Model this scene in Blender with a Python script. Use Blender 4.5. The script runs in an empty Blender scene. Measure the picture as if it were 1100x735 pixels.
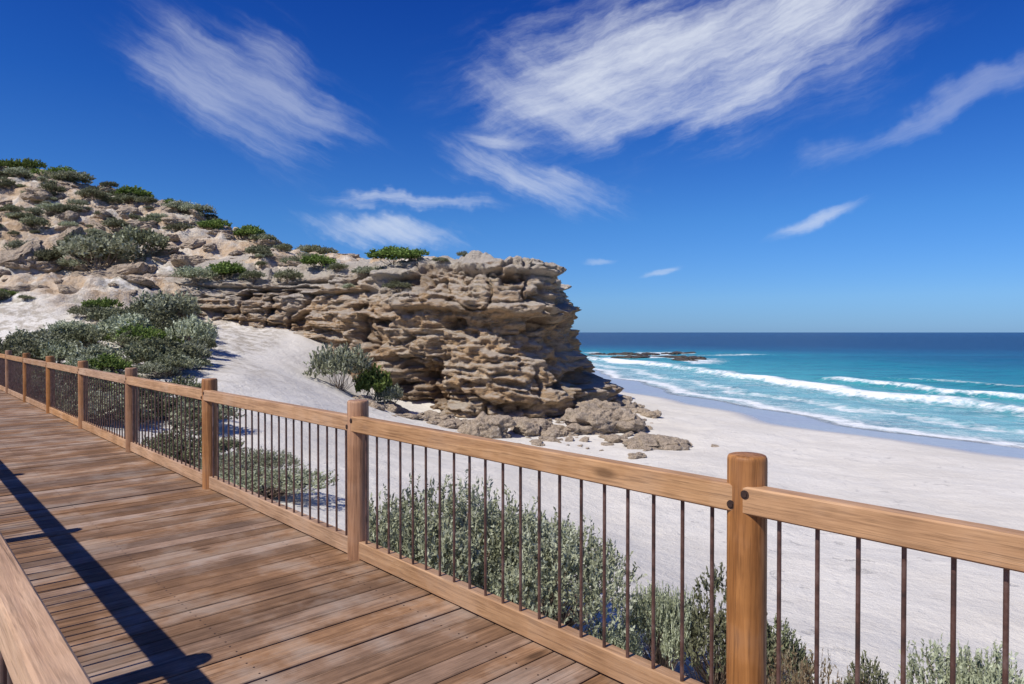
import bpy, bmesh, math, numpy as np
from mathutils import Vector, Matrix
R = math.radians
scene = bpy.context.scene
rng = np.random.default_rng(7)
EYE = 7.0; DECK = 5.43

# ------------------------------------------------------------------ noise
def _h(ix, iy, iz, seed):
    with np.errstate(over='ignore'):
        h = (ix.astype(np.int64)*374761393 + iy.astype(np.int64)*668265263 + iz.astype(np.int64)*2147483647 + seed*1274126177) & 0xffffffff
        h = ((h ^ (h >> 13))*1274126177) & 0xffffffff
        h = ((h ^ (h >> 16))*2246822519) & 0xffffffff
        h = h ^ (h >> 15)
    return (h & 0xffffff)/float(0xffffff)
def vn(x, y, z=0.0, seed=0):
    x = np.asarray(x, float); y = np.asarray(y, float)+0*x; z = np.asarray(z, float)+0*x
    ix = np.floor(x); iy = np.floor(y); iz = np.floor(z)
    fx = x-ix; fy = y-iy; fz = z-iz
    fx = fx*fx*fx*(fx*(fx*6-15)+10); fy = fy*fy*fy*(fy*(fy*6-15)+10); fz = fz*fz*fz*(fz*(fz*6-15)+10)
    ix = ix.astype(np.int64); iy = iy.astype(np.int64); iz = iz.astype(np.int64)
    def c(a, b, d): return _h(ix+a, iy+b, iz+d, seed)
    x00 = c(0,0,0)*(1-fx)+c(1,0,0)*fx; x10 = c(0,1,0)*(1-fx)+c(1,1,0)*fx
    x01 = c(0,0,1)*(1-fx)+c(1,0,1)*fx; x11 = c(0,1,1)*(1-fx)+c(1,1,1)*fx
    a = x00*(1-fy)+x10*fy; b = x01*(1-fy)+x11*fy
    return a*(1-fz)+b*fz
def cellr(x, y, z, seed):
    return _h(np.floor(x).astype(np.int64), np.floor(y).astype(np.int64), np.floor(z).astype(np.int64), seed)
def fbm(x, y, z=0.0, seed=0, o=4):
    s = 0; a = .5; t = 0
    for i in range(o):
        s = s+a*vn(x, y, z, seed+i*17); t += a
        a *= .5; x = np.asarray(x)*2.03+3.1; y = np.asarray(y)*2.03+1.7; z = np.asarray(z)*2.03+5.3
    return s/t*2-1
def sstep(a, b, x):
    t = np.clip((x-a)/(b-a), 0, 1); return t*t*(3-2*t)

# ------------------------------------------------------------------ mesh helpers
def mesh_np(name, verts, faces, smooth=False, attrs=None, mats=None, matidx=None):
    verts = np.asarray(verts, np.float32); faces = np.asarray(faces, np.int32)
    k = faces.shape[1]
    me = bpy.data.meshes.new(name)
    me.vertices.add(len(verts)); me.vertices.foreach_set('co', verts.ravel())
    me.loops.add(faces.size); me.loops.foreach_set('vertex_index', faces.ravel())
    me.polygons.add(len(faces))
    me.polygons.foreach_set('loop_start', np.arange(0, faces.size, k, dtype=np.int32))
    me.polygons.foreach_set('loop_total', np.full(len(faces), k, np.int32))
    me.polygons.foreach_set('use_smooth', np.full(len(faces), smooth, bool))
    if matidx is not None: me.polygons.foreach_set('material_index', np.asarray(matidx, np.int32))
    me.update(calc_edges=True)
    if attrs:
        for n, a in attrs.items():
            at = me.attributes.new(n, 'FLOAT', 'POINT'); at.data.foreach_set('value', np.asarray(a, np.float32).ravel())
    for m in (mats or []): me.materials.append(m)
    return me
def obj(name, data, parent=None, loc=(0,0,0), rot=(0,0,0), scale=(1,1,1)):
    o = bpy.data.objects.new(name, data); scene.collection.objects.link(o)
    o.location = loc; o.rotation_euler = rot; o.scale = scale
    if parent: o.parent = parent
    return o
def grid_faces(nx, ny):
    i = np.arange(nx-1); j = np.arange(ny-1)
    I, J = np.meshgrid(i, j, indexing='ij')
    a = (I*ny+J).ravel(); b = ((I+1)*ny+J).ravel()
    return np.stack([a, b, b+1, a+1], 1)

# ------------------------------------------------------------------ node helpers
class NT:
    def __init__(s, name, world=False):
        if world: s.m = bpy.data.worlds.new(name)
        else: s.m = bpy.data.materials.new(name)
        s.m.use_nodes = True; s.t = s.m.node_tree; s.t.nodes.clear()
    def n(s, typ, ins=None, **kw):
        nd = s.t.nodes.new(typ)
        for k, v in kw.items(): setattr(nd, k, v)
        for k, v in (ins or {}).items():
            sock = nd.inputs[k]
            if isinstance(v, bpy.types.NodeSocket): s.t.links.new(v, sock)
            else: sock.default_value = v
        return nd
    def math(s, op, a, b=0.0, c=0.0, clamp=False):
        return s.n('ShaderNodeMath', {0: a, 1: b, 2: c}, operation=op, use_clamp=clamp).outputs[0]
    def vm(s, op, a, b=(0,0,0)):
        return s.n('ShaderNodeVectorMath', {0: a, 1: b}, operation=op).outputs[0]
    def mix(s, f, a, b, blend='MIX'):
        nd = s.n('ShaderNodeMix', data_type='RGBA', blend_type=blend, clamp_factor=True)
        for k, v in ((0, f), (6, a), (7, b)):
            if isinstance(v, bpy.types.NodeSocket): s.t.links.new(v, nd.inputs[k])
            else: nd.inputs[k].default_value = v if k == 0 or len(v) == 4 else (*v, 1)
        return nd.outputs[2]
    def ramp(s, f, stops, interp='LINEAR'):
        nd = s.n('ShaderNodeValToRGB', {0: f}); cr = nd.color_ramp; cr.interpolation = interp
        while len(cr.elements) < len(stops): cr.elements.new(.5)
        for e, (p, c) in zip(cr.elements, stops):
            e.position = p; e.color = (c, c, c, 1) if not isinstance(c, tuple) else (*c, 1)
        return nd.outputs[0]
    def noise(s, vec, scale, detail=4, rough=.55, dist=0.0):
        return s.n('ShaderNodeTexNoise', {'Vector': vec, 'Scale': scale, 'Detail': detail, 'Roughness': rough, 'Distortion': dist}).outputs[0]
    def mapr(s, v, a, b, c=0.0, d=1.0, smooth=False):
        return s.n('ShaderNodeMapRange', {0: v, 1: a, 2: b, 3: c, 4: d}, interpolation_type='SMOOTHSTEP' if smooth else 'LINEAR').outputs[0]
    def attr(s, name): return s.n('ShaderNodeAttribute', attribute_name=name).outputs['Fac']
    def bump(s, h, strength, dist, nrm=None):
        ins = {'Height': h, 'Strength': strength, 'Distance': dist}
        if nrm is not None: ins['Normal'] = nrm
        return s.n('ShaderNodeBump', ins).outputs[0]
    def out(s, surf):
        o = s.n('ShaderNodeOutputMaterial', {'Surface': surf}); return s.m
    def scaled(s, vec, sc): return s.vm('MULTIPLY', vec, sc)

# ------------------------------------------------------------------ materials
def mat_wood(name, stretch, light, dark, rough=.6, stain=.35, grey=0.0, vr=.15, spec=.3, crack=0.0):
    t = NT(name); co = t.n('ShaderNodeTexCoord').outputs['Object']
    r = t.attr('rnd')
    off = t.n('ShaderNodeCombineXYZ', {0: t.math('MULTIPLY', r, 37.0), 1: t.math('MULTIPLY', r, 91.0), 2: t.math('MULTIPLY', r, 13.0)}).outputs[0]
    p = t.vm('ADD', t.scaled(co, stretch), off)
    g = t.noise(p, 1.0, 5, .62, 1.0)
    g2 = t.noise(p, 4.5, 3, .6)
    c = t.mix(t.mapr(g, .3, .72), dark, light)
    c = t.mix(t.math('MULTIPLY', t.mapr(g2, .50, .66), .5), c, tuple(x*.45 for x in dark))
    bl = t.noise(co, 2.1, 4, .62)
    c = t.mix(t.math('MULTIPLY', t.mapr(bl, .47, .68), stain), c, tuple(x*.5 for x in dark))
    if grey: c = t.mix(t.math('MULTIPLY', t.mapr(bl, .52, .36), grey), c, (.42, .36, .30))
    val = t.mapr(r, 0, 1, 1-vr, 1+vr)
    c = t.n('ShaderNodeHueSaturation', {'Value': val, 'Color': c, 'Saturation': t.mapr(t.math('FRACT', t.math('MULTIPLY', r, 7.3)), 0, 1, .82, 1.08)}).outputs[0]
    vo = t.n('ShaderNodeTexVoronoi', {'Vector': t.vm('ADD', t.scaled(co, tuple(max(1.2, q*.16) for q in stretch)), off), 'Scale': 1.0}).outputs['Distance']
    c = t.mix(t.mapr(vo, .05, .11, .75, 0), c, tuple(x*.35 for x in dark))
    h = t.math('ADD', g, t.math('MULTIPLY', g2, .6))
    if crack:
        ck = t.noise(t.scaled(p, tuple(.22 if q < 2 else 1.6 for q in stretch)), 1.0, 2, .5)
        cm = t.mapr(t.math('ABSOLUTE', t.math('SUBTRACT', ck, .40)), 0, .010, crack, 0)
        c = t.mix(cm, c, tuple(x*.3 for x in dark)); h = t.math('SUBTRACT', h, t.math('MULTIPLY', cm, .8))
    b = t.bump(h, .7, .004)
    return t.out(t.n('ShaderNodeBsdfPrincipled', {'Base Color': c, 'Roughness': t.mapr(g2, .3, .7, rough-.12, rough+.12), 'Normal': b, 'Specular IOR Level': spec}).outputs[0])
M_deck = mat_wood('deck_timber', (24, 1.3, 24), (.36, .215, .125), (.165, .092, .051), .70, .5, .35, .26, .2, .5)
M_rail = mat_wood('rail_timber', (1.1, 22, 22), (.58, .335, .16), (.33, .17, .075), .55, .35, .15, .13, .25, .35)
M_post = mat_wood('post_timber', (18, 18, 1.0), (.48, .23, .09), (.21, .088, .033), .55, .45, .1, .15, .3, .5)
M_beam = mat_wood('beam_timber', (1.1, 14, 14), (.16, .10, .06), (.07, .04, .025), .7, .3, 0)

t = NT('rusty_steel'); co = t.n('ShaderNodeTexCoord').outputs['Object']
n = t.noise(co, 14, 4, .65)
c = t.ramp(n, [(.3, (.05, .035, .032)), (.5, (.125, .065, .05)), (.7, (.20, .13, .11))])
M_steel = t.out(t.n('ShaderNodeBsdfPrincipled', {'Base Color': c, 'Roughness': .45, 'Metallic': .35}).outputs[0])
t = NT('dark_bolt_steel'); co = t.n('ShaderNodeTexCoord').outputs['Object']
n = t.noise(co, 60, 3)
M_bolt = t.out(t.n('ShaderNodeBsdfPrincipled', {'Base Color': t.mix(n, (.03, .02, .018), (.12, .07, .05)), 'Roughness': .45, 'Metallic': .6}).outputs[0])

def mat_rock(name):
    t = NT(name); g = t.n('ShaderNodeNewGeometry'); co = g.outputs['Position']
    w = t.noise(co, .22, 3, .6)
    p = t.vm('ADD', t.scaled(co, (.10, .10, .72)), t.n('ShaderNodeCombineXYZ', {2: t.math('MULTIPLY', w, 1.6)}).outputs[0])
    st = t.noise(p, 1.8, 7, .72)
    c = t.ramp(st, [(.30, (.38, .215, .11)), (.40, (.62, .40, .215)), (.46, (.72, .50, .29)), (.51, (.47, .31, .185)), (.57, (.74, .57, .38)), (.66, (.62, .385, .20)), (.75, (.75, .63, .47))])
    bn = t.noise(co, .3, 6, .68)
    c = t.mix(t.mapr(bn, .50, .64, 0, .6), c, (.60, .51, .40))
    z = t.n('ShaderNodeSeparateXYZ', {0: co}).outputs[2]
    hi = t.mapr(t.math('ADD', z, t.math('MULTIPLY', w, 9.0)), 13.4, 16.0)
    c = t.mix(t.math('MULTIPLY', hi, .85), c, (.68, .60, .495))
    lo = t.mapr(t.math('ADD', z, t.math('MULTIPLY', w, 2.0)), 1.8, 4.2, .5, 0)
    c = t.mix(lo, c, (.72, .60, .44))
    sp = t.noise(co, 2.1, 7, .76)
    c = t.mix(t.mapr(sp, .55, .66, 0, .7), c, (.22, .165, .12))
    c = t.mix(t.mapr(sp, .43, .32, 0, .6), c, (.80, .72, .59))
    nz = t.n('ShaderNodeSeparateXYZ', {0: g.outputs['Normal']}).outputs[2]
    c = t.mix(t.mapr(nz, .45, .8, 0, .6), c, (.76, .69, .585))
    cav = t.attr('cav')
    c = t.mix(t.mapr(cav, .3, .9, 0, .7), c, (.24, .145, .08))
    b = t.bump(t.math('ADD', t.noise(t.scaled(co, (1, 1, 1.9)), 3.0, 8, .78), t.math('MULTIPLY', st, 1.0)), 1.0, .55)
    return t.out(t.n('ShaderNodeBsdfPrincipled', {'Base Color': c, 'Roughness': .95, 'Normal': b, 'Specular IOR Level': .1}).outputs[0])
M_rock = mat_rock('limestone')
t = NT('grey_limestone'); co = t.n('ShaderNodeNewGeometry').outputs['Position']
f = t.noise(co, 2.2, 7, .76)
c = t.ramp(f, [(.3, (.19, .15, .11)), (.43, (.46, .37, .275)), (.5, (.60, .49, .37)), (.56, (.30, .23, .165)), (.62, (.62, .53, .42)), (.75, (.70, .63, .53))])
M_boulder = t.out(t.n('ShaderNodeBsdfPrincipled', {'Base Color': c, 'Roughness': .95, 'Specular IOR Level': .1, 'Normal': t.bump(f, 1.0, .45)}).outputs[0])
t = NT('wet_reef_rock'); co = t.n('ShaderNodeNewGeometry').outputs['Position']
f = t.noise(co, .8, 5, .7)
M_reef = t.out(t.n('ShaderNodeBsdfPrincipled', {'Base Color': t.mix(f, (.02, .018, .015), (.12, .09, .06)), 'Roughness': .6, 'Normal': t.bump(f, 1, .5)}).outputs[0])

# ground
t = NT('beach_sand'); g = t.n('ShaderNodeNewGeometry'); co = g.outputs['Position']
wet = t.attr('wet'); rk = t.attr('rocky'); sc = t.attr('scrub')
n1 = t.noise(co, .18, 3, .6); n2 = t.noise(co, 1.5, 8, .7); n3 = t.noise(co, 22, 3, .7)
sand = t.mix(t.mapr(n1, .35, .65), (.63, .59, .52), (.69, .655, .59))
sand = t.mix(t.mapr(n2, .5, .72, 0, .35), sand, (.52, .475, .41))
sand = t.mix(t.mapr(n3, .6, .75, 0, .35), sand, (.44, .39, .34))
litter = t.mix(n3, (.46, .40, .31), (.16, .13, .085))
sand = t.mix(t.math('MULTIPLY', sc, t.mapr(n2, .45, .57)), sand, litter)
rn_ = t.noise(co, 1.05, 8, .74)
rockc = t.ramp(rn_, [(.3, (.16, .11, .075)), (.42, (.42, .32, .225)), (.50, (.62, .52, .40)), (.60, (.68, .62, .53)), (.70, (.44, .32, .22))])
rb = t.noise(co, .27, 6, .68)
rockc = t.mix(t.mapr(rb, .47, .60, 0, .7), rockc, (.50, .35, .21))
rockc = t.mix(t.mapr(rb, .46, .40, 0, .8), rockc, (.15, .14, .08))
rmask = t.math('MULTIPLY', rk, t.mapr(t.math('ADD', rb, t.math('MULTIPLY', rn_, .6)), .68, .80), clamp=True)
c = t.mix(rmask, sand, rockc)
wetc = t.mix(t.mapr(n2, .3, .7), (.37, .36, .355), (.46, .445, .43))
wn = t.mapr(t.math('ADD', wet, t.math('MULTIPLY', t.math('SUBTRACT', n2, .5), .3)), .25, .85)
c = t.mix(wn, c, wetc)
vo = t.n('ShaderNodeTexVoronoi', {'Vector': t.vm('ADD', co, t.n('ShaderNodeCombineXYZ', {0: t.math('MULTIPLY', n1, 6.0), 1: t.math('MULTIPLY', n2, 2.5)}).outputs[0]), 'Scale': 1.3, 'Randomness': 1.0}).outputs['Distance']
foot = t.math('MULTIPLY', t.mapr(vo, .06, .22, -.4, 0, True), t.mapr(n1, .42, .58))
hb = t.noise(co, 2.2, 7, .7)
h = t.math('ADD', hb, foot)
b = t.bump(h, t.mapr(wn, 0, 1, .7, .03), t.mapr(rmask, 0, 1, .13, .6))
M_ground = t.out(t.n('ShaderNodeBsdfPrincipled', {'Base Color': c, 'Roughness': t.mapr(wn, 0, 1, .95, .22), 'Specular IOR Level': t.mapr(wn, 0, 1, .1, .5), 'Normal': b}).outputs[0])

# leaves
def mat_leaf(name, a, b2, c2, tl=.2):
    t = NT(name); r = t.attr('rnd')
    col = t.ramp(r, [(0, a), (.55, b2), (1, c2)])
    oi = t.n('ShaderNodeObjectInfo').outputs['Random']
    col = t.n('ShaderNodeHueSaturation', {'Color': col, 'Value': t.mapr(oi, 0, 1, .75, 1.2), 'Hue': t.mapr(oi, 0, 1, .485, .51)}).outputs[0]
    d = t.n('ShaderNodeBsdfPrincipled', {'Base Color': col, 'Roughness': .7, 'Specular IOR Level': .2}).outputs[0]
    tr = t.n('ShaderNodeBsdfTranslucent', {'Color': col}).outputs[0]
    return t.out(t.n('ShaderNodeMixShader', {0: tl, 1: d, 2: tr}).outputs[0])
M_sage = mat_leaf('saltbush_leaf', (.16, .17, .095), (.36, .385, .25), (.54, .57, .42))
M_green = mat_leaf('green_leaf', (.06, .09, .02), (.15, .22, .05), (.25, .32, .09))
M_dark = mat_leaf('heath_leaf', (.10, .105, .055), (.21, .225, .125), (.34, .345, .22))
M_rust = mat_leaf('dry_leaf', (.12, .065, .035), (.26, .19, .10), (.38, .34, .22))
t = NT('twig_bark'); co = t.n('ShaderNodeTexCoord').outputs['Object']
M_twig = t.out(t.n('ShaderNodeBsdfPrincipled', {'Base Color': t.mix(t.noise(co, 12, 3), (.12, .08, .055), (.32, .25, .19)), 'Roughness': .9}).outputs[0])

# ------------------------------------------------------------------ shoreline
ys = np.arange(-400, 1200, 1.0)
xs = np.interp(ys, [-400,-50,0,20,41,52,67,88,119,150,200,300,1200], [500,108,62,45,30.8,25.3,21,18,15.5,11,-5,-120,-1500])
k = np.hanning(17); k /= k.sum()
xs = np.convolve(np.pad(xs, 8, 'edge'), k, 'valid'); dxs = np.gradient(xs)
def shore(x, y):
    X = np.interp(y, ys, xs); d = np.interp(y, ys, dxs)
    X = X+ .8*np.sin(y*.21+1)+.5*np.sin(y*.47)
    return (x-X)/np.sqrt(1+np.minimum(np.abs(d), 1.2)**2)

# ------------------------------------------------------------------ terrain
hill = [(-30,40,5.8),(-33.8,45,8.7),(-35.6,58,13.1),(-43.5,58,15.5),(-54,72,24.3),(-44,72,22.0),(-32.5,68,18.3),(-50,50,12),(-60,60,18),(-70,80,26),
        (-70,50,16),(-60,90,24),(-40,90,18.0),(-45,35,7.2),(-70,35,10),(-40,25,5.4),(-70,10,7)]
low = hill+[(-27.6,45,7.9),(-22.6,46,7.5),(-27,53,10.8),(-23.9,50,7.6),(-14.3,50,6.25),(-17.6,38,5.8),(-22.3,38,5.8),(-12.7,32,4.9),(-8.2,30,3.1),(-4.5,33,1.5),
      (-9.4,46,2.4),(-6,44,1.6),(-3,43,1.37),(.6,44,1.3),(3.8,47,1.3),(7.3,56,1.2),(8,70,1.2),(6,90,1.5),(-12.5,44,4.4),(-16,47,6.2),
      (1.8,27,1.7),(4.4,16,2.0),(9.8,16,1.7),(6.1,10,2.2),(1.56,7.6,3.1),(-.35,8.5,3.5),(1.0,15,2.5),(-1.5,11,3.5),(-6.8,20,3.5),(-3.3,12,3.7),
      (20,25,1.0),(15,40,.8),(30,10,1.2),(12,5,2.1),(12,50,.8),(0,-8,4),(15,-8,2.5),(40,-8,1),
      (2.05,1.9,3.6),(-.67,4.8,3.9),(-3.4,7.8,4.1),(-8.15,12.9,4.4),(-15,20.2,4.7),(-25,31,5.0),(-1.1,-1,4.2),(-11.3,10,4.6),(-21.5,21,4.8),(-31.7,32,5.1),(-10,-8,4.5),(-30,5,5),(-5,60,3),(-5,80,3)]
upp = hill+[(-27,53,11.0),(-21.8,64,14.6),(-13.9,60,13.0),(-4.8,50,12.1),(3.4,50,11.9),(-19,53,11.0),(-14,52.5,11.7),(-10,50,11.8),(-1,47,12.0),(4,55,11.5),(3,65,11.1),
      (-5,80,11.5),(-15,80,13.0),(-25,80,15.0),(-15,95,12),(0,30,12),(-30,48,9)]
def rbf(pts, cc):
    P = np.array(pts, float); d = np.sqrt(((P[:,None,:2]-P[None,:,:2])**2).sum(-1)+cc*cc)
    n = len(P); A = np.zeros((n+1, n+1)); A[:n,:n] = d; A[:n,n] = 1; A[n,:n] = 1
    w = np.linalg.solve(A, np.append(P[:,2], 0))
    def f(x, y):
        x = np.clip(x, -75, 60); y = np.clip(y, -12, 100)
        s = np.full(np.shape(x), w[n])
        for i in range(n): s = s+w[i]*np.sqrt((x-P[i,0])**2+(y-P[i,1])**2+cc*cc)
        return s
    return f
fL = rbf(low, 1.5); fU = rbf(upp, 3.0)
cp = np.array([(-29,54.5),(-25,51.5),(-21,50.6),(-17.5,51),(-14.2,50.3),(-10.6,48),(-6.4,46),(-2,45),(1.4,45.4),(3.8,47.6),(4.9,52),(5.4,58),(4.5,66),(2,76),(-3,88),(-9,100)], float)
def catmull(P, n):
    P = np.vstack([2*P[0]-P[1], P, 2*P[-1]-P[-2]]); out = []
    for i in range(1, len(P)-2):
        for u in np.linspace(0, 1, n, endpoint=False):
            a, b, c, d = P[i-1:i+3]
            out.append(.5*((2*b)+(c-a)*u+(2*a-5*b+4*c-d)*u*u+(3*b-a-3*c+d)*u**3))
    out.append(P[-2]); return np.array(out)
cpath = catmull(cp, 12)
poly = np.vstack([cpath, [(-9,400),(-400,400),(-400,75),(-60,66),(-40,60)]])
def indist(x, y):
    x = np.asarray(x, float); y = np.asarray(y, float)
    ins = np.zeros(x.shape, bool); dm = np.full(x.shape, 1e9)
    n = len(poly)
    for i in range(n):
        ax, ay = poly[i]; bx, by = poly[(i+1) % n]
        c = ((ay > y) != (by > y)) & (x < (bx-ax)*(y-ay)/((by-ay) if by != ay else 1e-9)+ax)
        ins ^= c
        L2 = (bx-ax)**2+(by-ay)**2
        tt = np.clip(((x-ax)*(bx-ax)+(y-ay)*(by-ay))/L2, 0, 1)
        dm = np.minimum(dm, (x-ax-tt*(bx-ax))**2+(y-ay-tt*(by-ay))**2)
    return np.where(ins, np.sqrt(dm), -np.sqrt(dm))
dvec = np.array((-.680, .733)); nvec = np.array((.733, .680))
def rocky(x, y, z):
    return sstep(7.5, 10.0, z+1.5*fbm(x*.12, y*.12, 0, 5, 3))
def ground(x, y, detail=True):
    x = np.asarray(x, float); y = np.asarray(y, float)
    l = fL(x, y); s = shore(x, y)
    prof = np.where(s < 0, -s*.045, np.maximum(-s*.06, -8))
    m = sstep(-16, -3, s); l = l*(1-m)+prof*m
    ind = indist(x, y); u = fU(x, y)
    mk = sstep(4.6, 7.0, ind)
    z = l*(1-mk)+u*mk
    if detail:
        rk = rocky(x, y, z)
        dune = (1-rk)*sstep(-2, -14, s)
        z = z+dune*(.22*fbm(x*.22, y*.22, 0, 11, 3)+.05*fbm(x*1.1, y*1.1, 0, 12, 3))
        r = fbm(x*.28, y*.28, 0, 21, 5); zz = z+r*1.3
        z = z+rk*(r*.9+.55*fbm(x*1.0, y*1.0, 0, 22, 4)+.3*np.abs(fbm(x*2.2, y*2.2, 0, 24, 3))
                  + .7*(sstep(.3, .7, (zz/1.1) % 1.0)-(zz/1.1) % 1.0))
    P = x*nvec[0]+y*nvec[1]; T = x*dvec[0]+y*dvec[1]
    near = (sstep(-2.2, -.6, P))*(1-sstep(3.0, 4.8, P))*(1-sstep(46, 52, T))*sstep(-12, -9, T)
    z = z*(1-near)+np.minimum(z, DECK-.38)*near
    return z
def axis(dense, lo, hi, step, grow):
    a = list(np.arange(dense[0], dense[1]+1e-6, step)); st = step
    while a[-1] < hi: st *= grow; a.append(a[-1]+st)
    st = step; pre = []
    v = a[0]
    while v > lo: st *= grow; v -= st; pre.append(v)
    return np.array(pre[::-1]+a)
gx = axis((-62, 34), -15000, 22000, .25, 1.12); gy = axis((-2, 80), -15000, 26000, .25, 1.12)
X, Y = np.meshgrid(gx, gy, indexing='ij'); X = X.ravel(); Y = Y.ravel()
Z = ground(X, Y); S = shore(X, Y)
rkm = rocky(X, Y, Z)
P_ = X*nvec[0]+Y*nvec[1]
T_ = X*dvec[0]+Y*dvec[1]
scr = sstep(.42, .58, vn(X*.09, Y*.09, 0, 44)+.35*sstep(-10, -28, X)-.12)*sstep(-9, -18, X)*.7
scr = np.maximum(scr, (1-sstep(3.0, 6.5, P_))*sstep(3, 9, T_)*.7)
me = mesh_np('ground', np.stack([X, Y, Z], 1), grid_faces(len(gx), len(gy)), True,
             {'wet': sstep(-8.5, -4.0, S), 'rocky': rkm, 'scrub': scr}, [M_ground])
obj('sand_ground', me)

# ------------------------------------------------------------------ cliff
seg = np.r_[0, np.cumsum(np.linalg.norm(np.diff(cpath, axis=0), axis=1))]
us = np.arange(0, seg[-1], .10)
bx = np.interp(us, seg, cpath[:,0]); by = np.interp(us, seg, cpath[:,1])
tx = np.gradient(bx); ty = np.gradient(by); ln = np.hypot(tx, ty)
ox, oy = ty/ln, -tx/ln
kk = np.hanning(41); kk /= kk.sum()
ox = np.convolve(np.pad(ox, 20, 'edge'), kk, 'valid'); oy = np.convolve(np.pad(oy, 20, 'edge'), kk, 'valid')
ln = np.hypot(ox, oy); ox /= ln; oy /= ln
zb = ground(bx+ox*1.0, by+oy*1.0, False)-1.2
zt = fU(bx-ox*3.5, by-oy*3.5)-.1
NV, NF = 165, 50
V = np.linspace(0, 1, NV)
amp = sstep(0, 9, us)*.8+.2
face_h = zt-zb
U_, VV = np.meshgrid(us, V, indexing='ij')
nose = np.exp(-((us-41)/7.0)**2)[:,None]
wleft = (1-sstep(20, 34, us))[:,None]
tb = .80+.10*fbm(us*.16, 0*us, 0, 55, 2)[:,None]-.14*wleft+.09*nose
off = 1.5*(1-VV)**1.3 - (1.3+1.8*wleft-.6*nose)*np.clip((VV-tb)/(1-tb), 0, 1)**1.5 + nose*(2.7*sstep(.45, .22, VV)-1.7*sstep(.21, .13, VV)) - nose*1.1*sstep(.70,.56,VV)*sstep(.44,.54,VV)
off -= .8
fx = bx[:,None]+ox[:,None]*off; fy = by[:,None]+oy[:,None]*off; fz = zb[:,None]+face_h[:,None]*VV
def rockdisp(x, y, z):
    zz = z+.05*x+1.1*fbm(x*.10, y*.10, z*.06, 31, 3)
    wx = x+.8*fbm(x*.5, y*.5, z*.5, 61, 3); wy = y+.8*fbm(x*.5, y*.5, z*.5, 62, 3)
    wz = z+.5*fbm(x*.45, y*.45, z*.45, 63, 3)
    d = 2.2*fbm(wx*.13, wy*.13, wz*.08, 32, 3)
    patch = sstep(.35, .65, vn(x*.12, y*.12, z*.18, 77)+.02*(8-z))
    l1 = vn(wx*.15, wy*.15, zz*.80, 33); d = d+.95*(sstep(.46, .54, l1)-.5)
    l2 = vn(wx*.36, wy*.36, zz*2.1, 34); d = d+(.22+.30*patch)*(sstep(.45, .54, l2)-.5)
    l3 = vn(wx*.7, wy*.7, zz*5.4, 35); d = d+(.10+.16*patch)*(sstep(.42, .58, l3)-.5)
    d = d+.34*(cellr(wx*.5+zz*.2, wy*.5, zz*1.15, 36)-.5)+.18*(cellr(wx*1.1, wy*1.1+zz*.3, zz*3.1, 41)-.5)
    cr = 1-np.abs(fbm(wx*.36, wy*.36, wz*.18, 37, 3)); d = d-.6*sstep(.92, .99, cr)
    pit = sstep(.62, .72, vn(wx*.5, wy*.5, wz*1.05, 38)); d = d-.80*pit
    pit2 = sstep(.64, .74, vn(wx*1.1, wy*1.1, wz*2.4, 43)); d = d-.30*pit2
    bl = np.abs(fbm(wx*.55, wy*.55, wz*.9, 47, 4)); d = d-.5*(1-patch)*(.25-bl)
    d = d+.40*fbm(x*1.5, y*1.5, z*2.6, 39, 5)
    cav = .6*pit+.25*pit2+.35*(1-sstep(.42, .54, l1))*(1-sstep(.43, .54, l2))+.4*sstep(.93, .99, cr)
    return d, cav
D, CAV = rockdisp(fx, fy, fz)
fade = amp[:,None]*(1-.5*sstep(.93, 1, VV))
fx = fx+ox[:,None]*D*fade; fy = fy+oy[:,None]*D*fade
fz = fz+(.15*fbm(fx*.9, fy*.9, fz*1.1, 50, 3)+.20*D*sstep(.7, 1, VV)*amp[:,None])*sstep(.02, .2, VV)
F = np.linspace(0, 1, NF+1)[1:]
ins0 = off[:,-1]
insd = ins0[:,None]-F[None,:]*8.0
topd = D[:,-1]*fade[:,-1]
w = (1-F)[None,:]**2
qx = bx[:,None]+ox[:,None]*(insd+topd[:,None]*w); qy = by[:,None]+oy[:,None]*(insd+topd[:,None]*w)
base_u = fU(qx, qy)
rel = fbm(qx*.40, qy*.40, 0, 71, 5)*.9+.55*np.abs(fbm(qx*1.2, qy*1.2, 0, 72, 4))
qz = base_u-.1+rel*sstep(0, .15, F)[None,:]*amp[:,None] + .1
qz = qz+(fz[:,-1]-base_u[:,0]+.1)[:,None]*(1-F)[None,:]**6 - 1.8*sstep(.82, 1, F)[None,:]
AX = np.concatenate([fx, qx], 1); AY = np.concatenate([fy, qy], 1); AZ = np.concatenate([fz, qz], 1)
AC = np.concatenate([CAV, np.zeros_like(qx)], 1)
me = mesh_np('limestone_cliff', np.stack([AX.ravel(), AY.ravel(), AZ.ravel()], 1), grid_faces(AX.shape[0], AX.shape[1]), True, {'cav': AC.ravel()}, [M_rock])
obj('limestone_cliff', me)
TX, TY, TZ = AX[:, NV-40:].ravel(), AY[:, NV-40:].ravel(), AZ[:, NV-40:].ravel()
def cliff_z(x, y):
    i = np.argsort((TX-x)**2+(TY-y)**2)[:6]; return float(TZ[i].max())

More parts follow.
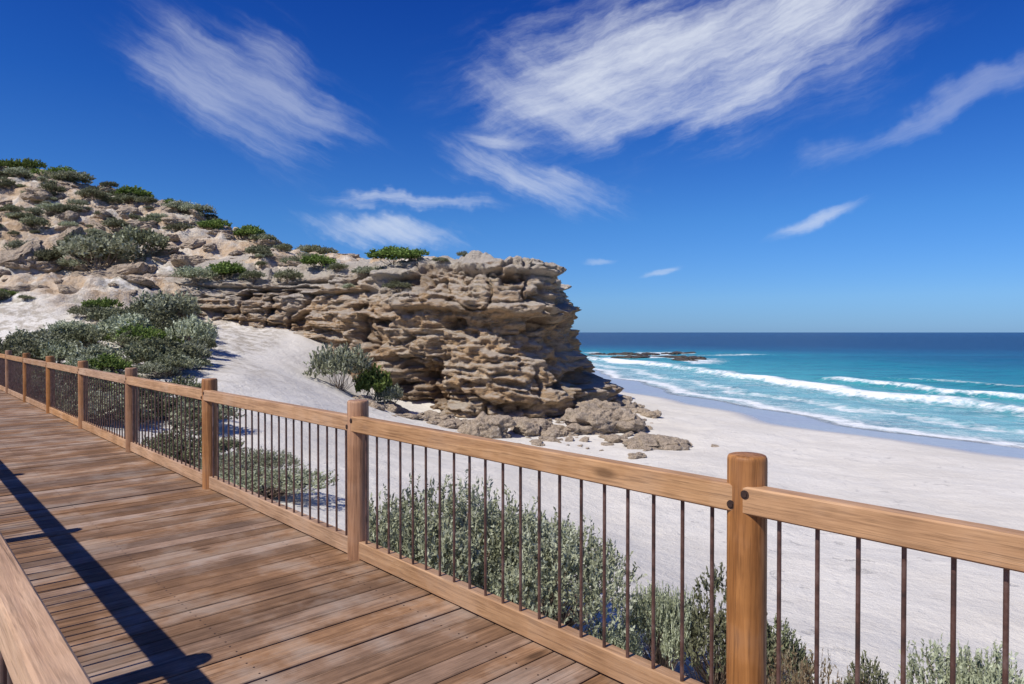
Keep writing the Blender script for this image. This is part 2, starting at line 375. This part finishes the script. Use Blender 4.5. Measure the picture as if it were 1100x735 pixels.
# ------------------------------------------------------------------ boulders
def ico(sub):
    bm = bmesh.new(); bmesh.ops.create_icosphere(bm, subdivisions=sub, radius=1)
    v = np.array([p.co[:] for p in bm.verts]); f = np.array([[q.index for q in p.verts] for p in bm.faces]); bm.free()
    return v, f
IV, IF = ico(6); IV5, IF5 = ico(4)
def boulder(name, x, y, sx, sy, sz, seed, rot=0, mat=M_boulder, sink=.25):
    v, f = IV, IF
    q = np.sign(v)*np.abs(v)**.75
    d = 1+.38*fbm(q[:,0]*1.3+seed, q[:,1]*1.3, q[:,2]*1.3, seed, 3)
    q = q*d[:,None]*np.array([sx, sy, sz])
    tl = q[:,2]+.25*q[:,0]
    st = sstep(.42, .58, vn(q[:,0]*.5, q[:,1]*.5, tl*3.2, seed+3))-.5
    q = q*(1+.18*st+.22*(cellr(q[:,0]*1.1, q[:,1]*1.1, tl*1.8, seed+5)-.5))[:,None]+ v*(.26*fbm(q[:,0]*1.6, q[:,1]*1.6, q[:,2]*2.5, seed+9, 5))[:,None]*min(1.2, sz+.3)
    me = mesh_np(name, q, f, True, {'cav': np.zeros(len(q))}, [mat])
    z = float(ground(np.array([x]), np.array([y]))[0])
    return obj(name, me, None, (x, y, z+sz*(1-2*sink)*.5), (0, 0, rot))
for i, (x, y, sx, sy, sz, r) in enumerate([
    (5.1, 41.0, 1.7, 1.3, 1.0, .3), (6.4, 41.2, 1.5, 1.2, .8, -.2), (3.8, 39.8, .9, .7, .4, .1), (7.6, 36.2, 1.7, 1.0, .5, .05), (8.7, 36.8, .9, .7, .35, .5),
    (-1.5, 38.6, 1.2, .9, .85, .2), (.9, 39.8, .8, .6, .55, .9), (1.7, 40.8, 1.0, .7, .55, .4), (5.9, 46.0, 1.4, 1.2, .9, .4), (8.0, 51.5, 1.2, 1.2, .8, .2),
    (5.8, 38.0, .6, .5, .25, .4), (2.4, 39.2, .6, .5, .3, 1.4), (-3.6, 40.2, .7, .5, .35, .7)]):
    boulder('boulder', x, y, sx, sy, sz, 100+i*7, r)
rub = bpy.data.objects.new('beach_rubble', None); scene.collection.objects.link(rub)
rockm = []
for s_ in range(4):
    q = np.sign(IV5)*np.abs(IV5)**.7*np.array([1, .8, .5]); q = q*(1+.55*fbm(q[:,0]*1.6+s_*9, q[:,1]*1.6, q[:,2]*1.6, 300+s_, 4)+.25*(cellr(q[:,0]*1.7, q[:,1]*1.7, q[:,2]*4, 340+s_)-.5))[:,None]
    rockm.append(mesh_np('rock_chunk', q, IF5, False, {'cav': np.zeros(len(q))}, [M_boulder]))
def scatter_rocks(parent, n, fx_, smin, smax, tag, sink=0.0):
    pts = [fx_() for _ in range(n)]
    xs_ = np.array([p[0] for p in pts]); ys_ = np.array([p[1] for p in pts]); zz_ = ground(xs_, ys_)
    for i in range(n):
        s = smin+(smax-smin)*rng.random()**2.2
        obj(tag, rockm[rng.integers(4)], parent, (xs_[i], ys_[i], zz_[i]+s*(.05-sink)), (rng.normal(0,.25), rng.normal(0,.25), rng.random()*6.3), (s*1.15, s*(.7+.5*rng.random()), s*(.5+.5*rng.random())))
def fr():
    u = rng.random(); i = int((.42+.36*u)*len(bx)*.62); d = .6+abs(rng.normal(0, 2.4))
    return bx[i]+ox[i]*(d+.8), by[i]+oy[i]*(d+.8)
scatter_rocks(rub, 200, fr, .1, .7, 'rock')
scatter_rocks(rub, 60, lambda: (5.0+rng.normal(0, 2.6), 38.5+rng.normal(0, 2.6)), .08, .45, 'rock')
outc = bpy.data.objects.new('hillside_rocks', None); scene.collection.objects.link(outc)
def fh():
    while True:
        y = rng.uniform(48, 74); x = rng.uniform(-.78, -.2)*y
        if y > 57 or x < -25: return x, y
scatter_rocks(outc, 280, fh, .2, 1.5, 'rock', .18)

# ------------------------------------------------------------------ reef
reef = bpy.data.objects.new('reef_rocks', None); scene.collection.objects.link(reef)
reefm = [m.copy() for m in rockm]
for m in reefm: m.materials[0] = M_reef
for i in range(210):
    y = rng.uniform(150, 232); x = rng.uniform(.05, .28)*y
    if vn(np.array([x*.11]), np.array([y*.09]), 0, 95)[0] < .48+.10*(x/y > .2): continue
    s = rng.uniform(.5, 2.2)
    obj('reef_rock', reefm[rng.integers(4)], reef, (x, y, -.05), (0, 0, rng.random()*6), (s*1.7, s, s*.62))

# ------------------------------------------------------------------ sea
wx = axis((8, 110), -15000, 24000, .42, 1.10); wy = axis((18, 130), -15000, 26000, .42, 1.08)
X, Y = np.meshgrid(wx, wy, indexing='ij'); X = X.ravel(); Y = Y.ravel()
S = shore(X, Y); al = Y*.9-X*.45
Sd = S+3.4*fbm(al*.045, S*.02, 0, 81, 3)+1.5*fbm(al*.22, S*.12, 0, 89, 3)
rn = lambda sc, sd: vn(al*sc, S*.01, 0, sd)
def bore(c, wf, wb, a):
    d = Sd-c; return a*np.where(d < 0, np.exp(-(d/wf)**2), np.exp(-(d/wb)**2))
a1 = .55+.6*rn(.035, 82); a2 = sstep(.45, .75, rn(.035, 83)); a3 = sstep(.66, .85, rn(.02, 84)); a4 = sstep(.6, .8, rn(.02, 85))
h = bore(18.5, 1.2, 4.5, .6)*a1+bore(29, 1.2, 4, .65)*a2+bore(42, 1.6, 5, .45)*a3+bore(8, .8, 3, .16)+bore(58, 2, 6, .4)*a4
far = sstep(25, 60, S)*np.exp(-np.maximum(Y-400, 0)/400)*(np.hypot(X,Y)<900)
h = h+.16*fbm(X*.16+Y*.03, Y*.10, 0, 86, 3)*sstep(0, 12, S)+far*.3*fbm(X*.06, Y*.035, 0, 87, 3)
Z = np.maximum(h, -.3)*sstep(-3, 3, S)+.03
foam = bore(18.0, 1.3, 2.2, .85)*(.50+.75*rn(.06, 88))+bore(14.0, 4.0, 3.5, .42)+bore(28.6, .7, 1.5, .8)*a2+bore(26, 2.5, 2.5, .32)*a2+bore(41.5, .8, 1.4, .6)*a3+bore(57.5, 1, 2.0, .55)*a4
foam = foam+.38*sstep(12, 4, S)*sstep(-2, 0, S)+bore(.6, .9, 1.1, .65)+bore(6.5, .7, 2.0, .45)
reefn = sstep(.40, .56, vn(X*.11, Y*.09, 0, 95))
rr_ = X/np.maximum(Y, 1)
foam = foam+.85*reefn*(.55+.6*vn(X*.3, Y*.2, 0, 90))*sstep(140, 152, Y)*(1-sstep(236, 250, Y))*sstep(.04, .06, rr_)*(1-sstep(.28, .34, rr_))
foam = foam+.7*np.exp(-((Y-200-.1*X)/4)**2)*sstep(46,54,X)*(1-sstep(74, 84, X))
me = mesh_np('sea', np.stack([X, Y, Z], 1), grid_faces(len(wx), len(wy)), True, {'s': S, 'foam': foam}, None)
t = NT('sea_water'); g = t.n('ShaderNodeNewGeometry'); co = g.outputs['Position']
s = t.attr('s'); fo = t.attr('foam')
nb = t.noise(t.scaled(co, (1, .5, 1)), .03, 4, .6)
sw = t.math('ADD', s, t.math('MULTIPLY', t.math('SUBTRACT', nb, .5), 60.0))
sm = t.n('ShaderNodeMix', {0: t.mapr(s, 20, 90), 2: s, 3: sw}, data_type='FLOAT').outputs[0]
sl = t.math('DIVIDE', t.math('LOGARITHM', t.math('ADD', t.math('MAXIMUM', sm, 0.0), 2.0), 10.0), 3.2)
L10 = lambda v: math.log10(v+2)/3.2
c = t.ramp(sl, [(L10(0), (.42, .48, .48)), (L10(3), (.32, .50, .52)), (L10(12), (.19, .46, .49)), (L10(28), (.060, .335, .37)), (L10(65), (.010, .20, .26)), (L10(120), (.003, .080, .16)), (L10(210), (.002, .027, .088)), (L10(900), (.0015, .014, .056))])
chop1 = t.noise(t.scaled(co, (.5, 1, 1)), .25, 7, .7)
c = t.mix(t.mapr(chop1, .46, .64, 0, .45), c, (.003, .05, .11))
n = t.noise(t.scaled(co, (1.0, .6, 1)), .9, 7, .75)
lace = t.n('ShaderNodeTexVoronoi', {'Vector': t.vm('ADD', co, t.scaled(t.n('ShaderNodeTexNoise', {'Vector': co, 'Scale': .8, 'Detail': 3}).outputs[1], (2.2, 2.2, 0))), 'Scale': .75}, feature='DISTANCE_TO_EDGE').outputs['Distance']
v = t.math('ADD', fo, t.math('MULTIPLY', t.math('SUBTRACT', n, .5), 1.8))
v = t.math('ADD', v, t.math('MULTIPLY', t.mapr(lace, 0, .22, 1, 0), .22))
fm = t.mapr(v, .50, 1.08)
fm = t.math('MAXIMUM', fm, t.math('MULTIPLY', t.mapr(chop1, .70, .75), t.mapr(s, 60, 120, 0, .8)))
c = t.mix(fm, c, (.80, .83, .84))
b = t.bump(t.math('ADD', n, t.math('MULTIPLY', chop1, 3.0)), .8, .35)
surf = t.n('ShaderNodeBsdfPrincipled', {'Base Color': c, 'Roughness': t.mapr(fm, 0, 1, .25, .9), 'IOR': 1.33, 'Specular IOR Level': .13, 'Normal': b}).outputs[0]
tr = t.n('ShaderNodeBsdfTransparent').outputs[0]
alpha = t.mapr(t.math('ADD', s, t.math('MULTIPLY', t.math('SUBTRACT', n, .5), 2.0)), -.8, .3)
M_sea = t.out(t.n('ShaderNodeMixShader', {0: alpha, 1: tr, 2: surf}).outputs[0])
me.materials.append(M_sea)
obj('sea', me)

# ------------------------------------------------------------------ shrubs
def shrub_mesh(name, seed, nspr, nleaf, leaf, nlobe, mat, spike=.5, twig=70, aspect=.38, spread=.68):
    r = np.random.default_rng(seed)
    th = r.random(nlobe)*6.283; rad = np.sqrt(r.random(nlobe))*spread
    lr = r.uniform(.18, .38, nlobe)
    lc = np.stack([np.cos(th)*rad, np.sin(th)*rad, .25+.45*(1-rad)*r.uniform(.4, 1.3, nlobe)], 1)
    li = r.integers(0, nlobe, nspr)
    d = r.normal(size=(nspr, 3)); d[:,2] = np.abs(d[:,2])*.9+ -.25*r.random(nspr); d /= np.linalg.norm(d, axis=1)[:,None]
    rr = lr[li]*(.35+.65*r.random(nspr)**.45)
    c = lc[li]+d*rr[:,None]
    c[:,2] = np.maximum(c[:,2], .02+.06*r.random(nspr))
    ax = d*.6+np.array([0, 0, spike])+r.normal(size=(nspr, 3))*.3; ax /= np.linalg.norm(ax, axis=1)[:,None]
    ln = r.uniform(.07, .19, nspr)
    tt = np.linspace(0, 1, nleaf)
    pos = c[:,None,:]+ax[:,None,:]*(ln[:,None]*tt[None,:])[:,:,None]
    pos = pos.reshape(-1, 3); N = len(pos)
    axr = np.repeat(ax, nleaf, 0)
    la = axr*.6+r.normal(size=(N, 3))*.6; la /= np.linalg.norm(la, axis=1)[:,None]
    lb = np.cross(la, r.normal(size=(N, 3))); lb /= np.linalg.norm(lb, axis=1)[:,None]
    sz = leaf*r.uniform(.6, 1.3, N)[:,None]
    pos = pos+la*sz*.5
    v = np.stack([pos-la*sz, pos+lb*sz*aspect, pos+la*sz, pos-lb*sz*aspect], 1).reshape(-1, 3)
    f = np.arange(4*N).reshape(-1, 4)
    lobev = r.normal(0, .12, nlobe)
    rnd = np.clip(np.repeat(.5+lobev[li]+r.normal(0, .14, nspr), nleaf)+r.normal(0, .13, N)+np.tile((tt-.5)*.3, nspr), 0, 1)
    rnd = np.repeat(rnd, 4); mi = np.zeros(N, int)
    tv, tf = [], []; base = len(v)
    for i in r.integers(0, nspr, twig):
        e = c[i]; b0 = np.array([r.normal(0, .06), r.normal(0, .06), -.03]); mid = (b0+e)/2+np.array([0, 0, -.05])+r.normal(0, .05, 3)
        pts = [b0, (b0+mid)/2, mid, (mid+e)/2+np.array([0,0,.01]), e]
        ra = [.014, .011, .009, .006, .003]
        for a in range(5):
            for kq in range(3):
                an = kq*2.094; tv.append(pts[a]+ra[a]*np.array([math.cos(an), math.sin(an), 0]))
        o = base+len(tv)-15
        for a in range(4):
            for kq in range(3):
                k2 = (kq+1) % 3; tf.append([o+a*3+kq, o+a*3+k2, o+a*3+3+k2, o+a*3+3+kq])
    v = np.vstack([v, np.array(tv)]); f = np.vstack([f, np.array(tf)]); rnd = np.r_[rnd, np.zeros(len(tv))]; mi = np.r_[mi, np.ones(len(tf), int)]
    return mesh_np(name, v, f, False, {'rnd': rnd}, [mat, M_twig], mi)
zof = lambda x, y: float(ground(np.array([x]), np.array([y]))[0])
def put(name, me, x, y, w, h, parent=None, rot=None, z=None):
    return obj(name, me, parent, (x, y, (zof(x, y) if z is None else z)-.04*h), (0, 0, rng.random()*6.28 if rot is None else rot), (w/1.7, w/1.7, h/.95))
nearA = shrub_mesh('saltbush_a', 1, 1900, 12, .024, 22, M_sage, .9, 200, .40, .76)
nearB = shrub_mesh('saltbush_b', 2, 1350, 12, .026, 16, M_sage, .8, 200, .40, .80)
nearC = shrub_mesh('green_bush', 3, 1100, 10, .032, 13, M_dark, .6, 200, .45, .78)
nearD = shrub_mesh('dry_bush', 4, 420, 9, .030, 9, M_rust, 1.0, 320, .3, .8)
put('saltbush', nearA, -.85, 8.3, 2.0, 1.45); put('saltbush', nearA, .40, 8.0, 1.9, 1.35); put('saltbush', nearB, -.1, 9.0, 1.8, 1.35)
put('saltbush', nearB, 1.0, 7.4, .8, .6)
put('coastal_bush', nearC, 2.4, 7.8, 1.2, 1.1); put('saltbush', nearB, 1.75, 7.9, .8, 1.15); put('coastal_bush', nearC, 2.95, 7.5, .8, .75)
put('dry_bush', nearD, 2.85, 6.3, 1.0, 1.15); put('coastal_bush', nearC, 3.25, 6.2, .8, .8); put('dry_bush', nearD, 2.4, 6.1, .7, .8)
put('saltbush', nearB, 4.35, 6.4, 1.3, 1.25); put('dry_bush', nearD, 3.8, 6.3, .8, .9)
put('saltbush', nearB, -4.9, 13.4, 2.2, .55); put('saltbush', nearA, -5.9, 15.0, 2.0, .6); put('coastal_bush', nearC, -7.4, 15.6, 2.0, .8)
fs = [shrub_mesh('scrub_%d' % i, 20+i, 620, 6, .050, 13, m, .6, 24, .5, .72) for i, m in enumerate([M_sage, M_sage, M_dark, M_dark])]
fg = [shrub_mesh('green_scrub_%d' % i, 40+i, 620, 6, .050, 12, M_green, .5, 16, .6) for i in range(2)]
for (x, y, w, h, kind) in [(-10.7, 42.5, 3.6, 3.0, 0), (-8.9, 43.6, 2.6, 2.6, 4), (-8.0, 44.0, 1.8, 1.8, 0), (-18.3, 39, 2.6, 2.2, 0), (-16.8, 37, 1.6, 1.2, 2), (-22.5, 40, 3.4, 2.0, 1),
                           (-24, 47.5, 4.2, 2.4, 0), (-33, 55, 6.0, 3.0, 0), (-31, 57, 4.5, 2.6, 2), (-36, 58, 5, 2.6, 2), (-25, 65, 3.2, 1.6, 4), (-23.4, 64.5, 2.5, 1.2, 2),
                           (-39, 70.5, 4, 1.6, 4), (-47, 71.5, 5, 1.6, 4), (-51, 72, 4, 1.8, 5), (-45, 70, 4, 1.4, 0), (-29, 67, 3, 1.4, 5)]:
    me = (fs+fg)[kind]; put('coastal_shrub', me, x, y, w, h)
for (x, y, w, h, kind) in [(-8.9, 51.0, 4.2, 1.4, 4), (-7.2, 50.6, 2.4, 1.0, 5), (-10.8, 52, 2.6, 1.0, 0), (-16.0, 56.5, 3.0, 1.3, 4), (-14.0, 55, 1.8, .8, 2), (-8.2, 48.6, 2.0, .7, 3), (-23.0, 54.5, 3.6, 1.6, 4),
                           (-20.5, 54, 2.0, 1.0, 2), (-3.5, 50, 1.2, .5, 3), (-24.5, 53, 3, 1.4, 0), (-12.2, 51.2, 1.2, .5, 1), (-18, 55, 2.2, 1.0, 3), (-5.2, 49.4, 1.3, .5, 2)]:
    put('coastal_shrub', (fs+fg)[kind], x, y, w, h, None, None, cliff_z(x, y)-.1)
scrub = bpy.data.objects.new('hillside_scrub', None); scene.collection.objects.link(scrub)
cand = []
while len(cand) < 370:
    y = rng.uniform(9, 74); x = rng.uniform(-.85, -.12)*y
    P = x*nvec[0]+y*nvec[1]; T = x*dvec[0]+y*dvec[1]
    if P < 3.6: continue
    if y < 45:
        if x/y > -.46+rng.normal(0, .02):
            if not (P < 5.0 and y < 20 and x < -7 and rng.random() < .5): continue
        if vn(np.array([x*.3]), np.array([y*.3]), 0, 90)[0] < .47: continue
    elif y < 54:
        if x > -23.5: continue
        if vn(np.array([x*.2]), np.array([y*.2]), 0, 91)[0] < .5: continue
    else:
        if x > -18: continue
        if vn(np.array([x*.15]), np.array([y*.15]), 0, 92)[0] < .54-.10*(x < -35): continue
    cand.append((x, y))
cx = np.array([c_[0] for c_ in cand]); cy = np.array([c_[1] for c_ in cand]); cz = ground(cx, cy)
for i in range(len(cand)):
    y = cy[i]; base = (.9+1.2*rng.random()) if y < 30 else (1.0+2.0*rng.random()**1.6)
    if y > 54: base *= .85
    ht = base*rng.uniform(.36, .58)
    if y < 30: ht = min(ht, 1.0)
    kk_ = rng.random()
    me = fs[rng.integers(4)] if kk_ < .93 else fg[rng.integers(2)]
    obj('shrub', me, scrub, (cx[i], cy[i], cz[i]-.05), (0, 0, rng.random()*6.3), (base/1.7, base/1.7, ht/.95))

# ------------------------------------------------------------------ boardwalk (local x along walk, local y = -p)
ANG = math.atan2(.733, -.680)
def empty(name):
    e = bpy.data.objects.new(name, None); scene.collection.objects.link(e); e.location = (0, 0, DECK); e.rotation_euler = (0, 0, ANG); return e
def boxes(name, lst, mat, parent, bev=.004):
    V8 = []; Fq = []; RN = []
    for (x0, x1, y0, y1, z0, z1) in lst:
        r = rng.random(); b0 = len(V8); b = bev
        if b == 0:
            V8 += [(x, y, z) for x in (x0, x1) for y in (y0, y1) for z in (z0, z1)]; RN += [r]*8
            Fq += [[b0+i for i in q] for q in ((0,1,3,2),(4,6,7,5),(0,4,5,1),(2,3,7,6),(0,2,6,4),(1,5,7,3))]
            continue
        ends = [(x0, b), (x0+b, 0), (x1-b, 0), (x1, b)]
        for (xx, inset) in ends:
            ya, yb, za, zb_ = y0+inset, y1-inset, z0+inset, z1-inset
            V8 += [(xx, ya+b, za), (xx, yb-b, za), (xx, yb, za+b), (xx, yb, zb_-b), (xx, yb-b, zb_), (xx, ya+b, zb_), (xx, ya, zb_-b), (xx, ya, za+b)]; RN += [r]*8
        for s_ in range(3):
            for a in range(8):
                a2 = (a+1) % 8; Fq.append([b0+s_*8+a, b0+s_*8+a2, b0+s_*8+8+a2, b0+s_*8+8+a])
        for o_, rev in ((b0, False), (b0+24, True)):
            for q in ((0,1,2,7),(7,2,3,6),(6,3,4,5)): Fq.append([o_+i for i in (q if rev else q[::-1])])
    me = mesh_np(name, V8, Fq, False, {'rnd': RN}, [mat])
    return obj(name, me, parent)
T0, T1 = -7.0, 42.0
walk = empty('boardwalk')
pl = []; x = T0
while x < T1:
    j = rng.normal(0, .0018); wd = .136+rng.normal(0, .0015); pl.append((x, x+wd, -2.46, -.14+rng.normal(0, .004), -.038+j, j)); x += .1455
boxes('deck_planks', pl, M_deck, walk, .004)
boxes('joists', [(T0, T1, -p-.025, -p+.025, -.20, -.043) for p in (.35, 1.27, 2.2)]+[(T0, T1, -2.455, -2.41, -.22, -.044), (T0, T1, -.19, -.15, -.22, -.044)], M_beam, walk, 0)
sv, sf = [], []
for q in pl:
    if q[0] > 14 or q[0] < 0: continue
    for p in (.35, 1.27, 2.2):
        for dx in (.03, .107):
            b0 = len(sv); cx_, cy_ = q[0]+dx+rng.normal(0, .002), -p+rng.normal(0, .003)
            for a in range(8): sv.append((cx_+.0050*math.cos(a*.785), cy_+.0050*math.sin(a*.785), q[5]+.0012))
            sf.append([b0, b0+1, b0+2, b0+3]); sf.append([b0, b0+3, b0+4, b0+7]); sf.append([b0+4, b0+5, b0+6, b0+7])
obj('deck_screws', mesh_np('deck_screws', sv, sf, False, None, [M_bolt]), walk)

def cyls(name, lst, mat, parent, seg=24, wob=0.0, cham=True):
    vs, fs_, rn_ = [], [], []
    for (cx, cy, r, z0, z1) in lst:
        rr = rng.random(); b0 = len(vs)
        if cham:
            prof = [(r, z0), (r, z0+(z1-z0)*.25), (r, z0+(z1-z0)*.5), (r, z0+(z1-z0)*.75), (r, z1-.02), (r*.985, z1-.010), (r*.93, z1-.002), (r*.86, z1), (r*.4, z1+.001), (.0005, z1+.001)]
        else: prof = [(r, z0), (r, z1)]
        for (pr, pz) in prof:
            for a in range(seg):
                an = a*2*math.pi/seg; q = pr*(1+wob*math.sin(an*3+rr*9)+wob*.6*math.sin(an*7+rr*31)); vs.append((cx+q*math.cos(an), cy+q*math.sin(an), pz)); rn_.append(rr)
        for k_ in range(len(prof)-1):
            for a in range(seg):
                a2 = (a+1) % seg; fs_.append([b0+k_*seg+a, b0+k_*seg+a2, b0+(k_+1)*seg+a2, b0+(k_+1)*seg+a])
    me = mesh_np(name, vs, fs_, True, {'rnd': rn_}, [mat])
    return obj(name, me, parent)
def fence(p, t_first, side):
    e = empty('timber_fence')
    ts = [t_first+2.9*k_ for k_ in range(-3, 16) if T0+.3 < t_first+2.9*k_ < T1-.5]
    rz = EYE-.577-DECK; pz = EYE-.468-DECK
    cyls('posts', [(tt, -p, .0735, -1.9, pz+rng.normal(0, .004)) for tt in ts], M_post, e, 40, .006)
    inner = -p+side*.034
    rails = [(a+.0015, b-.0015, inner-.036, inner+.036, rz-.105, rz) for a, b in zip([T0]+ts, ts+[T1])]
    boxes('top_rail', rails, M_rail, e, .006)
    kicks = [(a+.0015, b-.0015, -p-.034, -p+.034, .012, .130) for a, b in zip([T0]+ts, ts+[T1])]
    boxes('bottom_rail', kicks, M_rail, e, .005)
    bal = []
    allp = [ts[0]-2.9]+ts+[ts[-1]+2.9]
    for a, b in zip(allp, allp[1:]):
        for k_ in range(1, 21):
            x_ = a+(b-a)*k_/21
            if T0 < x_ < T1: bal.append((x_+rng.normal(0, .002), inner*.5+(-p)*.5, .0080, .12, rz-.10))
    cyls('steel_balusters', bal, M_steel, e, 10, 0, False)
    bm = bmesh.new()
    for tt in ts:
        for dx, dz in ((-.028, -.03), (.028, -.077)):
            m = Matrix.Translation((tt+dx, inner+side*.037, rz+dz)) @ Matrix.Rotation(R(90), 4, 'X')
            bmesh.ops.create_cone(bm, cap_ends=True, segments=6, radius1=.0105, radius2=.009, depth=.010, matrix=m)
            m = Matrix.Translation((tt+dx, inner+side*.0365, rz+dz)) @ Matrix.Rotation(R(90), 4, 'X')
            bmesh.ops.create_cone(bm, cap_ends=True, segments=16, radius1=.017, radius2=.017, depth=.003, matrix=m)
    me = bpy.data.meshes.new('bolts'); bm.to_mesh(me); bm.free(); me.materials.append(M_bolt); obj('bolts', me, e)
    return e
fence(2.436, 1.30, 1)
fence(.185, 3.45, -1)

# ------------------------------------------------------------------ sun + sky
sd = Vector((-.76, -.65, 0)).normalized(); el = R(50)
sun_dir = Vector((sd.x*math.cos(el), sd.y*math.cos(el), math.sin(el)))
L = bpy.data.lights.new('sun', 'SUN'); L.energy = 5.0; L.angle = R(.53); L.color = (1, .95, .875)
so = obj('sun', L); so.rotation_euler = (-sun_dir).to_track_quat('-Z', 'Y').to_euler(); so.location = (-20, -20, 40)

t = NT('sky', True); scene.world = t.m
sk = t.n('ShaderNodeTexSky', sky_type='NISHITA'); sk.sun_disc = False; sk.sun_elevation = el; sk.sun_rotation = math.atan2(sun_dir.x, sun_dir.y) % (2*math.pi)
sk.altitude = 0; sk.air_density = 1.0; sk.dust_density = .1; sk.ozone_density = 3.0
dirv = t.n('ShaderNodeTexCoord').outputs['Generated']
sep = t.n('ShaderNodeSeparateXYZ', {0: dirv})
az = t.math('MULTIPLY', t.math('ARCTAN2', sep.outputs[0], sep.outputs[1]), 57.2958)
elv = t.math('MULTIPLY', t.math('ARCSINE', sep.outputs[2]), 57.2958)
ae = t.n('ShaderNodeCombineXYZ', {0: az, 1: elv}).outputs[0]
tint = t.ramp(t.math('DIVIDE', elv, 90.0, clamp=True), [(0, (.25, .48, 1.05)), (.03, (.32, .58, 1.08)), (.10, (.25, .58, 1.08)), (.2, (.11, .42, 1.06)), (.32, (.045, .27, .98)), (1, (.07, .28, .85))])
skc = t.mix(1.0, sk.outputs[0], tint, 'MULTIPLY')
warp = t.n('ShaderNodeTexNoise', {'Vector': ae, 'Scale': .10, 'Detail': 5, 'Roughness': .6}).outputs[1]
wv = t.vm('SUBTRACT', warp, (.5, .5, .5))
aew = t.vm('ADD', ae, t.scaled(wv, (12, 7, 0)))
aes = t.vm('ADD', ae, t.scaled(wv, (5, 2.6, 0)))
def streak(rot, off, sx=.07, sy=.36):
    q = t.n('ShaderNodeVectorRotate', {'Vector': t.vm('ADD', aes, off), 'Angle': -R(rot)}, rotation_type='Z_AXIS').outputs[0]
    return t.noise(t.scaled(q, (sx, sy, 0)), 1.0, 9, .68)
up, flat, dn = streak(17, (3, 9, 0), .065, .34), streak(-3, (31, 5, 0), .08, .6), streak(-26, (57, 20, 0), .055, .42)
dens = None
for i, (a, e, sa, se, rot, amt, edge, st) in enumerate([
    (13, 20.8, 24, 9, 5, .88, -.03, up), (3, 18.5, 11, 5.5, -14, .42, .02, dn), (27, 24.5, 17, 5, 20, .5, .0, up), (-21, 18.0, 13, 7, -24, .42, .0, dn), (1.5, 12.4, 12, 3.4, -17, .6, .0, dn),
    (-8.5, 10.3, 10, 1.2, -3, .6, .0, flat), (-10.5, 8.2, 10, 1.8, -8, .65, .0, dn), (-.8, 15.6, 5.5, 1.0, -5, .5, -.02, flat), (24.2, 8.6, 5.6, .7, 19, .6, -.03, up),
    (12.2, 4.9, 2.4, .4, 8, .4, -.04, flat), (7, 6.1, 2.2, .35, 2, .3, -.04, flat), (32, 15.1, 14, 2.2, 20, .28, .0, up)]):
    q = t.n('ShaderNodeVectorRotate', {'Vector': t.vm('SUBTRACT', aew if se > 1.1 else aes, (a, e, 0)), 'Angle': -R(rot)}, rotation_type='Z_AXIS').outputs[0]
    ln_ = t.n('ShaderNodeVectorMath', {0: t.scaled(q, (1/sa, 1/se, 0))}, operation='LENGTH').outputs['Value']
    fall = t.mapr(ln_, 0, 1.0, 1, 0, True)
    dd = t.math('MULTIPLY', t.mapr(t.math('MULTIPLY_ADD', fall, .38, st), .50+edge, 1.04+edge, 0, 1, True), t.math('MULTIPLY', t.mapr(fall, 0, .5), amt), clamp=True)
    dens = dd if dens is None else t.math('SUBTRACT', t.math('ADD', dens, dd), t.math('MULTIPLY', dens, dd))
skc = t.mix(t.math('MULTIPLY', dens, .95), skc, (7.8, 8.3, 9.2))
bg = t.n('ShaderNodeBackground', {'Color': skc, 'Strength': .1})
t.n('ShaderNodeOutputWorld', {'Surface': bg.outputs[0]})

# ------------------------------------------------------------------ camera
cam = bpy.data.cameras.new('camera'); cam.lens = 24; cam.sensor_width = 36; cam.clip_start = .02; cam.clip_end = 60000
co_ = obj('camera', cam, None, (0, 0, EYE), (R(90-.82), 0, 0)); scene.camera = co_
scene.view_settings.view_transform = 'Standard'; scene.view_settings.look = 'None'; scene.view_settings.exposure = 0
